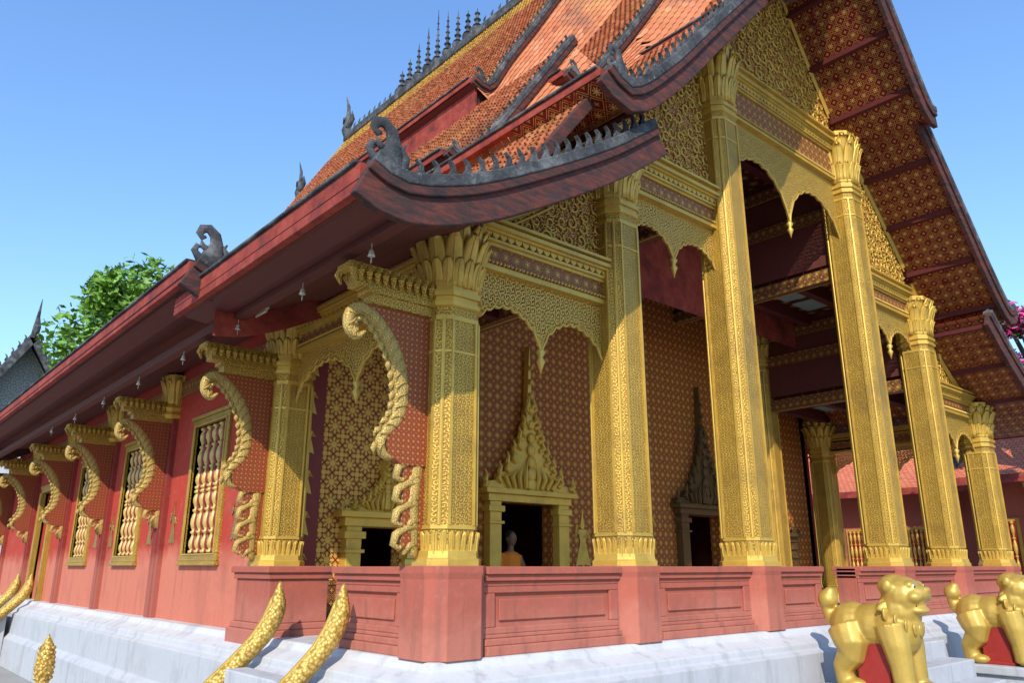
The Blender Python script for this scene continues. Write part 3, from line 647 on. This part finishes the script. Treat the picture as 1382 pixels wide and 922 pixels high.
# stair pier under the second side column, running down beside the steps
mb=MB()
for z0,z1,d in ((FL-.45,FL+.06,.05),(FL+.06,FL+.12,.025),(FL+.12,PT-.12,0),(PT-.12,PT-.06,.025),(PT-.06,PT+.004,.05)): mb.box(-.29-d,.34+d,2.42-d,3.22+d,z0,z1)
mb.build('stair_pier','parapet',T,bevel=.01)
for a,b in ((.27,1.82),(2.36,3.90),(4.44,5.40),(6.34,7.30),(7.84,9.38),(9.92,11.47)): parapet(Tr(a,0),b-a)
parapet(Tr(0,1.36,-PI/2),1.09)
parapet(Tr(11.74,.27,PI/2),2.7)
mb=MB(); X0,X1,Y0,Y1=-.25,11.99,-.25,18.3
mb.loft([[(X0-d,Y0-d,z),(X1+d,Y0-d,z),(X1+d,Y1+d,z),(X0-d,Y1+d,z)] for d,z in ((0,FL),(.03,FL-.03),(.05,FL-.06),(.20,FL-.13),(.21,FL-.19),(.27,FL-.22),(.28,FL-.58),(.36,FL-.66),(.37,0))])
pl=mb.build('plinth','white',T,bevel=.01)
# ---------------------------------------------------------------- eave brackets
def bracket(zb):
    root=empty('eave_bracket'); root.parent=T
    mb=MB(); mb.box(-1.0,-.05,-.10,.10,3.985,4.03); mb.box(-.92,-.05,-.075,.075,3.86,3.984); mb.box(-.82,-.05,-.09,.09,3.82,3.859); mb.box(-.78,-.05,-.075,.075,3.74,3.819)
    x=-.97
    while x<-.1:
        for sy in (-1,1): mb.tube([(x,sy*.085,4.02),(x-.015,sy*.115,3.96),(x,sy*.09,3.89)],[.028,.03,.01],6)
        x+=.072
    mb.build('bracket_beam','gold_carved',root)
    mb=MB(); mb.prism([(-.2,3.74),(-.82,3.74),(-.70,3.62),(-.55,3.42),(-.46,3.22),(-.44,3.0),(-.50,2.86),(-.58,2.74),(-.54,2.60),(-.44,2.54),(-.2,2.54)],-.04,.04); mb.build('bracket_panel','bracket_panel',root)
    mb=MB()
    body=samp([(-.80,3.52),(-.86,3.47),(-.93,3.53),(-.92,3.65),(-.82,3.70),(-.69,3.63),(-.55,3.46),(-.465,3.26),(-.44,3.05),(-.48,2.88),(-.56,2.78),(-.61,2.70),(-.58,2.61),(-.51,2.59),(-.475,2.65),(-.515,2.69)],.03)
    nb=len(body); rad=[]
    for i in range(nb):
        q=i/(nb-1); rad.append((.014+.060*math.sin(PI*min(1,q*1.0))**.7)*(1 if q<.7 else 1-(q-.7)*1.4))
    mb.tube([(x,0,z) for x,z in body],[(r,.035+.18*r) for r in rad],12)
    i=4
    while i<int(nb*.88):
        x,z=body[i]; a=Vector((body[i+1][0]-body[i-1][0],0,body[i+1][1]-body[i-1][1])).normalized(); nn=Vector((a.z,0,-a.x))
        if i>nb*.22 and nn.x>0: nn=-nn
        r=rad[i]
        for sy in (-1,1):
            p=Vector((x,sy*(.034+.16*r),z)); mb.tube([p-nn*r*.5-a*.02,p+nn*r*.5+a*.005,p+nn*r*1.1+a*.04],[(.007,.008),(.009,.009),(.004,.004)],5)
        p=Vector((x,0,z))+nn*r*.9; mb.tube([p-a*.02,p+nn*.028+a*.01,p+nn*.03+a*.055],[(.03,.02),(.026,.018),(.004,.004)],6)
        i+=3
    for sy in (-1,1): mb.ball((-.87,sy*.048,3.60),.016,8,5)
    mb.build('carved_naga','gold_old',root,smooth=True)
    mb=MB(); z=2.54; k=0
    while z>zb+.10:
        s_=1-.22*(2.6-z)
        mb.tube([(-.27,0,z+.03),(-.36,0,z+.03),(-.44,0,z-.02),(-.46,0,z-.09),(-.41,0,z-.12),(-.375,0,z-.085),(-.40,0,z-.06)],[(.022*s_,.038),(.036*s_,.038),(.036*s_,.036),(.028*s_,.032),(.02*s_,.028),(.014,.024),(.008,.018)],8)
        mb.tube([(-.27,0,z-.08),(-.33,0,z-.10),(-.37,0,z-.16)],[(.04*s_,.04),(.04*s_,.036),(.012,.024)],8)
        z-=.165;k+=1
    mb.tube([(-.27,0,2.62),(-.30,0,2.3),(-.28,0,zb+.05),(-.26,0,zb)],[(.06,.038),(.055,.038),(.04,.03),(.01,.01)],8); mb.build('bracket_pendant','gold_old',root,smooth=True)
    mb=MB(); mb.box(-.40,-.05,-.022,.022,zb+.08,2.54); mb.build('pendant_backing','bracket_panel',root)
    return root
b1=bracket(1.85); b2=copy_tree(b1,T); b2.location=(0,2.94,0)
b3=bracket(2.4); b3.location=(.10,6.4,0)
for y in (9.2,12.0,15.2,18.1):
    c=copy_tree(b3,T); c.location=(.10,y,0)
mb=MB(); mb.box(-.12,.0,3.2,18.2,4.1,4.32); mb.build('wall_frieze','lattice',T)
# ---------------------------------------------------------------- stairs
def stairs(name,M,w,n,run,z1,mat='white'):
    mb=MB(M)
    for i in range(n):
        h=z1*(n-i)/(n+1); mb.box(-w/2,w/2,-run*(i+1),-run*i,0,h)
    return mb.build(name,mat,None,bevel=.012)
st=stairs('side_stairs',Tr(-.62,1.50,-PI/2),1.0,5,.2,FL); tag(st,'narrow whitewashed steps up to the side opening between two gold serpent rails nearest the corner','stairs')
st=stairs('side_stairs',Tr(-.62,13.8,-PI/2),1.1,5,.27,FL); tag(st,'narrow whitewashed steps at the far side door at the left edge','stairs')
mb=MB()
for i in range(5): mb.box(5.0,6.75,-.62-.3*(i+1),-.62-.3*i,0,FL*(5-i)/6)
st=mb.build('front_stairs','white',None,bevel=.012); tag(st,'wide whitewashed front steps between the two golden lions','stairs')
def naga_rail():
    root=empty('naga_rail'); mb=MB()
    c=samp([(.02,1.70),(.02,1.65),(.015,1.56),(.0,1.45),(-.05,1.33),(-.15,1.19),(-.33,1.01),(-.62,.75),(-.92,.48),(-1.18,.27),(-1.4,.18),(-1.58,.22),(-1.66,.36),(-1.64,.5)],.05)
    path=[(x,0,z) for x,z in c]; rad=[]
    for i,(x,z) in enumerate(c):
        if z>1.2 and x>-.15: q=(1.70-z)/.5; r=.006+.078*math.sin(min(1,q*1.6)*PI/2)-.010*max(0,q-.6)
        else: r=.075
        rad.append(r)
    mb.tube(path,rad,16); mb.build('naga_body','gold_scale',root,smooth=True)
    mb=MB(); mb.tube([(-1.62,0,.52),(-1.7,0,.58),(-1.82,0,.57),(-1.92,0,.59)],[.09,.10,.07,.03],10); mb.tube([(-1.62,0,.49),(-1.74,0,.47),(-1.86,0,.45)],[.07,.055,.02],8)
    for s_ in (-1,1): mb.ball((-1.74,s_*.07,.63),.025,8,5)
    mb.tube([(-1.64,0,.6),(-1.60,0,.72),(-1.68,0,.82),(-1.64,0,.9)],[.06,.05,.03,.004],8,flat=.5)
    mb.build('naga_head','gold_lion',root,smooth=True)
    mb=MB(); mb.tube(path[3:-6],[(r+.014,.012) for r in rad[3:-6]],8); mb.build('back_ridge','gold_lion',root,smooth=True)
    return root
nr=naga_rail(); nr.location=(-.36,.90,-.03); tag(nr,'golden scaled serpent handrail with upright tail on the corner side of the near side steps','serpent rail','serpent handrails')
for y,x,l in ((2.08,-.36,'golden scaled serpent handrail in front of the red stair pier, near side steps'),(13.15,-.36,'golden serpent handrail on the near side of the far side door at the left edge'),(14.45,-.36,'golden serpent handrail on the back side of the far side door at the left edge')):
    c=copy_tree(nr); c.location=(x,y,-.03); c['label']=l
# ---------------------------------------------------------------- lions
def lion():
    root=empty('lion_statue'); mb=MB()
    mb.ball((0,-.20,.60),(.235,.235,.28)); mb.ball((0,.02,.60),(.22,.30,.215)); mb.ball((0,.24,.58),(.235,.23,.25))
    mb.ball((0,-.25,.76),(.22,.20,.21)); mb.ball((0,-.30,.89),(.21,.21,.195)); mb.ball((0,-.22,.98),(.16,.16,.12))
    mb.ball((0,-.43,.92),(.155,.12,.09)); mb.ball((0,-.525,.955),(.055,.035,.033)); mb.ball((0,-.40,.765),(.135,.13,.05)); mb.ball((0,-.28,.80),(.18,.15,.12))
    for s in (-1,1):
        mb.tube([(s*.13,-.20,.62),(s*.15,-.24,.42),(s*.145,-.26,.25),(s*.145,-.27,.10),(s*.145,-.27,.04)],[.16,.13,.108,.098,.10],12); mb.ball((s*.145,-.33,.055),(.105,.13,.06))
        mb.tube([(s*.12,.26,.58),(s*.16,.20,.42),(s*.16,.22,.32),(s*.15,.32,.20),(s*.145,.31,.10),(s*.145,.29,.05)],[.19,.17,.135,.103,.095,.10],12); mb.ball((s*.145,.23,.055),(.105,.13,.06))
        mb.ball((s*.095,-.41,1.0),(.06,.05,.04)); mb.ball((s*.19,-.23,.99),(.04,.055,.065)); mb.ball((s*.115,-.44,.89),(.07,.08,.055))
        for k in range(3): mb.ball((s*.145+(k-1)*.055,-.445,.042),(.029,.036,.036))
    mb.tube([(0,.40,.62),(0,.47,.66),(0,.50,.74),(0,.49,.80)],[.09,.08,.07,.065],10); mb.ball((0,.49,.84),(.105,.105,.105)); mb.ball((0,.46,.92),(.06,.06,.05))
    body=mb.build('body','gold_lion',root,remesh=.012)
    mb=MB()
    for i in range(13):
        a=-PI/2+(i+.5-6.5)/6.5*PI*.78
        c,s=math.cos(a),math.sin(a); nn=Vector((-s,0,c))
        p=Vector((c*.216,-.19-.235*max(0,-s),.745+s*.16)); d=Vector((c*.12,.06,-.95)).normalized() if s<.2 else Vector((c*.5,.75,-.3)).normalized()
        mb.tube([p-d*.05,p-d*.01,p+d*.04,p+d*.075],[(.008,.042),(.011,.05),(.011,.038),(.005,.008)],8,side=nn)
    mb.build('mane','gold_lion',root,smooth=True)
    mb=MB(); mb.box(-.11,.11,-.46,-.28,.80,.86); mb.build('mouth','mouth_red',root)
    mb=MB(); mb.box(-.09,.09,-.50,-.33,.862,.875); mb.box(-.075,.075,-.47,-.33,.786,.80)
    for s in (-1,1):
        for k in range(6): y=-.495+.035*k; x=s*(.03+.085*min(1,k/2.2)); mb.lathe([(.010,.875),(.009,.855),(.002,.832)],x*.95,y,6); mb.lathe([(.009,.79),(.008,.805),(.002,.826)],x*.84,y+.03,6)
    mb.build('teeth','ivory_gold',root)
    for s in (-1,1):
        mb=MB(); mb.ball((s*.108,-.450,.985),(.025,.018,.022),8,6); e=mb.build('eye','cream',root,smooth=True)
        mb=MB(); mb.ball((s*.112,-.466,.985),(.012,.008,.012),6,5); mb.build('pupil','hair',e)
    mb=MB(); mb.box(-.14,.14,-.14,.18,.0,.45); mb.box(-.17,.17,-.18,.22,0,.04); mb.build('belly_support','red_paint',root,bevel=.01)
    root.scale=(.98,.98,.98); return root
ln=lion(); ln.location=(4.38,-1.24,.65); tag(ln,'golden lion statue standing in front of the third porch column, nearer the camera','lion statue','guardian lions at the front steps')
l2=copy_tree(ln); l2.location=(7.62,-1.24,.65); l2['label']='golden lion statue at the right edge, farther from the camera beside the front steps'
for x,l in ((4.38,'whitewashed masonry block under the nearer golden lion'),(7.62,'whitewashed masonry block under the golden lion at the right edge')):
    mb=MB(); mb.box(x-.28,x+.28,-1.80,-.60,0,.60); mb.box(x-.33,x+.33,-1.85,-.60,.55,.65); mb.box(x-.33,x+.33,-1.85,-.60,0,.12); p=mb.build('lion_pedestal','white',None,bevel=.012); tag(p,l,'pedestal')
mb=MB(); mb.lathe([(.11,0),(.11,.12),(.07,.16),(.06,.5),(.09,.55),(.06,.6),(.08,.66),(.095,.76),(.085,.9),(.055,1.0),(.02,1.06),(.003,1.1)],0,0,14)
for k in range(7):
    for j in range(8): a=2*PI*j/8+(k%2)*.4; r=.085-.004*abs(k-2); mb.ball((r*math.cos(a),r*math.sin(a),.66+.05*k),.02,6,4)
o=mb.build('bud_post','gold_scale',None,smooth=True); o.location=(-1.57,5.0,.0); tag(o,'small gold bud topped post standing in front of the white plinth at lower left','post')
# ---------------------------------------------------------------- bells + tube lamp
bell0=None
for k,y in enumerate((-.35,.75,2.1,3.6,5.2,6.8,8.4,10.0)):
    if bell0 is None:
        bell0=empty('eave_bell'); mb=MB(); mb.lathe([(.012,.0),(.03,-.01),(.045,-.05),(.05,-.09),(.065,-.12),(.05,-.125)],0,0,10); mb.build('bell','bronze',bell0,smooth=True)
        mb=MB(); mb.tube([(0,0,.2),(0,0,0)],.008,5); mb.tube([(0,0,-.1),(0,0,-.18)],.006,5); mb.box(-.002,.002,-.02,.02,-.24,-.17); mb.build('clapper','bronze',bell0); b=bell0
    else: b=copy_tree(bell0)
    b.scale=(.45,.45,.45); b.location=(-.97,y,4.04); tag(b,'small pale metal bell hanging under the left eave, '+['beside the corner column capital','second from the corner','just before the second column','third bay, behind the second column','above the first window','above the third bracket','above the second window','above the fourth bracket, farthest seen'][k],'bell','bells hanging under the eave')
tl=empty('tube_lamp',(-.80,2.15,4.18)); mb=MB(); mb.box(-.02,.02,-.3,.3,0,.07); mb.build('lamp_housing','cream',tl); mb=MB(); mb.tube([(0,-.28,-.02),(0,.28,-.02)],.014,8,side=(1,0,0)); mb.build('lamp_tube','cream',tl)
tag(tl,'short white tube lamp fixed under the left eave near the second column','lamp')
# ---------------------------------------------------------------- seated person
pr=empty('person',(3.80,3.62,FL+.30)); mb=MB()
mb.tube([(0,0,.1),(0,0,.3),(0,-.01,.5),(0,-.01,.56)],[(.13,.17),(.11,.16),(.10,.18),(.05,.07)],12,side=(1,0,0)); mb.tube([(0,-.01,.55),(0,-.02,.64)],.05,8); mb.ball((0,-.03,.73),(.075,.09,.105)); mb.ball((0,-.12,.72),(.015,.02,.02)); 
for s in (-1,1):
    mb.tube([(s*.17,0,.50),(s*.23,-.03,.34),(s*.17,-.17,.24),(s*.06,-.25,.22)],[.05,.042,.036,.03],8,side=(0,0,1)); mb.ball((s*.075,-.02,.72),(.012,.02,.03)); mb.ball((s*.04,-.27,.21),(.04,.05,.02))
mb.build('body','skin',pr,remesh=.012)
mb=MB(); mb.tube([(0,0,.08),(0,0,.3),(0,-.01,.5),(0,-.01,.55)],[(.15,.19),(.13,.18),(.12,.195),(.07,.10)],12,side=(1,0,0))
for s in (-1,1): mb.tube([(s*.08,.02,.1),(s*.26,-.16,.1),(s*.30,-.24,.09),(s*.08,-.30,.07),(-s*.08,-.30,.06)],[.12,.10,.085,.06,.05],8,side=(0,0,1))
mb.tube([(-.17,0,.52),(-.25,-.03,.34),(-.19,-.15,.26)],[.075,.07,.06],8,side=(0,0,1)); mb.build('robe','robe',pr,remesh=.013)
mb=MB(); mb.ball((0,-.005,.765),(.083,.088,.088)); mb.build('hair','hair',pr,smooth=True)
tag(pr,'person in an orange robe sitting just inside the tall ornate doorway','person')
mb=MB(); mb.box(3.40,4.25,3.36,4.0,FL,FL+.30); mb.build('door_step','wood',T,bevel=.01)
# ---------------------------------------------------------------- trees
def tree(name,label,cat,x,y,h,cz,rx,rz,nl,mats,leaf=.16,seed=1,clumps=26):
    rnd=random.Random(seed); root=empty(name,(x,y,0)); mb=MB(); mb.tube([(0,0,0),(.1,0,h*.25),(-.05,.1,h*.5),(.05,0,cz)],[.28,.22,.17,.08],10)
    cl=[]
    for i in range(clumps):
        while True:
            p=Vector((rnd.uniform(-1,1),rnd.uniform(-1,1),rnd.uniform(-1,1)))
            if .35<p.length<1: break
        c=Vector((p.x*rx,p.y*rx,cz+p.z*rz)); cl.append((c,rnd.uniform(.16,.34)*rx))
        mb.tube([(0,0,cz-rz*.7),(c.x*.5,c.y*.5,(c.z+cz-rz*.5)/2),tuple(c*.92+Vector((0,0,cz*.08)))],[.09,.05,.015],6)
    mb.build('trunk','bark',root,smooth=True)
    for mi,(mt,frac) in enumerate(mats):
        mb=MB()
        for c,r in (cl if mi==0 else cl[::2]):
            for k in range(int(nl*frac/len(cl))):
                d=Vector((rnd.gauss(0,1),rnd.gauss(0,1),rnd.gauss(0,1))).normalized()*r*rnd.uniform(.45,1.12); p=c+d
                a=Vector((rnd.gauss(0,1),rnd.gauss(0,1),rnd.gauss(0,.6))).normalized(); b=a.cross(Vector((rnd.gauss(0,1),rnd.gauss(0,1),rnd.gauss(0,1)))).normalized()
                s=leaf*rnd.uniform(.6,1.2); mb.add([p-a*s,p+b*s*.45,p+a*s,p-b*s*.45],[(0,1,2,3)])
        me=bpy.data.meshes.new('crown'); me.from_pydata([tuple(v) for v in mb.v],[],mb.f); me.materials.append(MT[mt]); o=bpy.data.objects.new('crown' if mi==0 else 'blossom',me); COL.objects.link(o); o.parent=root
    tag(root,label,cat); return root
tree('broadleaf_tree','bright green leafy tree rising behind the left end of the long eave','tree',4.6,22.8,9.5,9.2,3.5,2.9,34000,[('leaf',1)],.16,3,66)
tree('bougainvillea','tall shrub with bright pink blossom at the right edge beyond the roof','tree',19.7,.8,7.5,7.2,1.6,2.0,8000,[('leaf2',1),('pink',1.1)],.10,5,24)
tree('broadleaf_tree','dark green tree behind the red roofed hall at the right','tree',33,8,7,6.5,3,2.5,7000,[('leaf2',1)],.2,8,26)
# ---------------------------------------------------------------- background halls
def hall(x0,x1,y0,y1,ze,zr,label,wall='parapet'):
    root=empty('temple_hall',(0,0,0)); xm=(x0+x1)/2
    mb=MB(); mb.box(x0+1,x1-1,y0+.5,y1-.5,0,ze+.3); mb.build('wall',wall,root); mb=MB(); mb.box(x0+.7,x1-.7,y0+.3,y1-.3,0,.8); mb.build('plinth','white',root)
    P=samp([(0,0),((xm-x0)*.5,(zr-ze)*.38),(xm-x0,zr-ze)],.4)
    for sg in (1,-1):
        g=[[((x0+p[0]) if sg>0 else (x1-p[0]),y,ze+p[1]) for y in (y0,y1)] for p in P]
        o=sheet('roof',g,[[(i*.4,y) for y in (y0,y1)] for i in range(len(P))],'tile_far' if wall!='white' else 'stone',root)
        for y in (y0,y1):
            mb=MB(); a=off(P,.12);b=off(P,-.2); X=(lambda v:x0+v) if sg>0 else (lambda v:x1-v)
            mb.loft([[(X(a[i][0]),y-.08,ze+a[i][1]),(X(a[i][0]),y+.08,ze+a[i][1]),(X(b[i][0]),y+.08,ze+b[i][1]),(X(b[i][0]),y-.08,ze+b[i][1])] for i in range(len(P))]); mb.build('rake_board','stone',o)
            mb=MB()
            for i in range(1,len(a)-1): hook(mb,X(a[i][0]),y,ze+a[i][1],.2,sg,.08)
            mb.build('crest_ornament','stone',o)
        mb=MB(); xx=x0 if sg>0 else x1; mb.box(xx-.05,xx+.05,y0,y1,ze-.2,ze+.02); mb.build('eave_board','eave',o)
    for y in (y0+.9,y1-.9):
        mb=MB(); mb.prism([(x0+.8,ze),(x1-.8,ze),(xm,zr-.2)],y-.05,y+.05); mb.build('gable_panel','scroll' if wall!='white' else 'lace_grey',root)
    mb=MB(); mb.box(xm-.12,xm+.12,y0,y1,zr-.1,zr+.15); 
    for y,d in ((y0,-1),(y1,1)): mb.tube([(xm,y,zr),(xm,y+d*.3,zr+.4),(xm,y+d*.15,zr+.9),(xm,y+d*.45,zr+1.7)],[.16,.16,.08,.01],8,side=(1,0,0))
    mb.build('ridge_cap','stone',root)
    y=y0+1.3
    while y<y1-.8:
        mb=MB(); mb.lathe([(.16,0),(.16,.9),(.13,1),(.11,ze-.5),(.17,ze-.3),(.2,ze)],x0+.5,y,10); mb.build('pillar','gold',root,smooth=True)
        mb=MB(); mb.box(x0+.93,x0+.99,y+.55,y+1.35,1.5,3.1); w=mb.build('window','gold',root)
        mb=MB(); mb.box(x0+.90,x0+.928,y+.63,y+1.27,1.58,3.02); mb.build('shutter','maroon',w)
        for q in range(4): mb=MB(); baluster(mb,x0+.87,y+.72+.15*q,1.58,3.02,.05); mb.build('baluster','gold',w)
        y+=2.2
    tag(root,label,'building'); return root
n=NT('grey_carved_gable'); u,v=n.uv('box'); k=n.step(n.spiral(u,v,4.5,12.0),.35,.6); MT['lace_grey']=n.fin(n.mix(k,(.16,.18,.16),(.30,.30,.25)),.7,0,n.bump(k,.6,.04))
hall(24,31,4.3,24,4.35,6.6,'low red walled hall with orange tile roof seen beyond the right hand columns')
hall(20.5,27,-6,3.9,4.2,6.2,'red tile roofed building with gold pillars at the right edge behind the far lion')
hall(-1.6,6.0,35,50,7.0,11.9,'grey weathered temple roof with pale gable and curved spire at the far left edge','white')
# ---------------------------------------------------------------- ground
mb=MB(); mb.add([(-400,-400,0),(400,-400,0),(400,400,0),(-400,400,0)],[(0,1,2,3)]); g=mb.build('ground','ground'); tag(g,'pale concrete temple yard','ground',kind='structure')
# ---------------------------------------------------------------- camera / light
cam=bpy.data.objects.new('camera',bpy.data.cameras.new('camera')); COL.objects.link(cam); S.camera=cam
cam.location=(-3.667,-5.027,1.80); cam.rotation_euler=(R(90+16.15),0,R(-40.97)); cam.data.sensor_width=36; cam.data.lens=1050/1382*36; cam.data.clip_end=2000
el=R(36); az=Vector((-.76,-.65)).normalized()
sun=bpy.data.objects.new('sun',bpy.data.lights.new('sun','SUN')); COL.objects.link(sun); sun.data.energy=5.0; sun.data.angle=R(.5); sun.data.color=(1,.92,.80)
d=Vector((-az.x*math.cos(el),-az.y*math.cos(el),-math.sin(el))); sun.rotation_euler=d.to_track_quat('-Z','Y').to_euler(); sun.location=(-10,-10,20)
w=bpy.data.worlds.new('World'); S.world=w; w.use_nodes=True; nt=w.node_tree; sk=nt.nodes.new('ShaderNodeTexSky'); sk.sky_type='NISHITA'; sk.sun_disc=False
sk.sun_elevation=el; sk.sun_rotation=math.atan2(az.x,az.y)%(2*PI); sk.air_density=1.6; sk.dust_density=.3; sk.ozone_density=2.5
mx=nt.nodes.new('ShaderNodeMix'); mx.data_type='RGBA'; mx.blend_type='MULTIPLY'; mx.inputs[0].default_value=1; mx.inputs[7].default_value=(1.15,1.46,1.95,1)
nt.links.new(sk.outputs[0],mx.inputs[6])
bg=nt.nodes['Background']; bg.inputs[1].default_value=.135; nt.links.new(mx.outputs[2],bg.inputs[0])
S.view_settings.view_transform='Standard'; S.view_settings.look='None'; S.view_settings.exposure=0
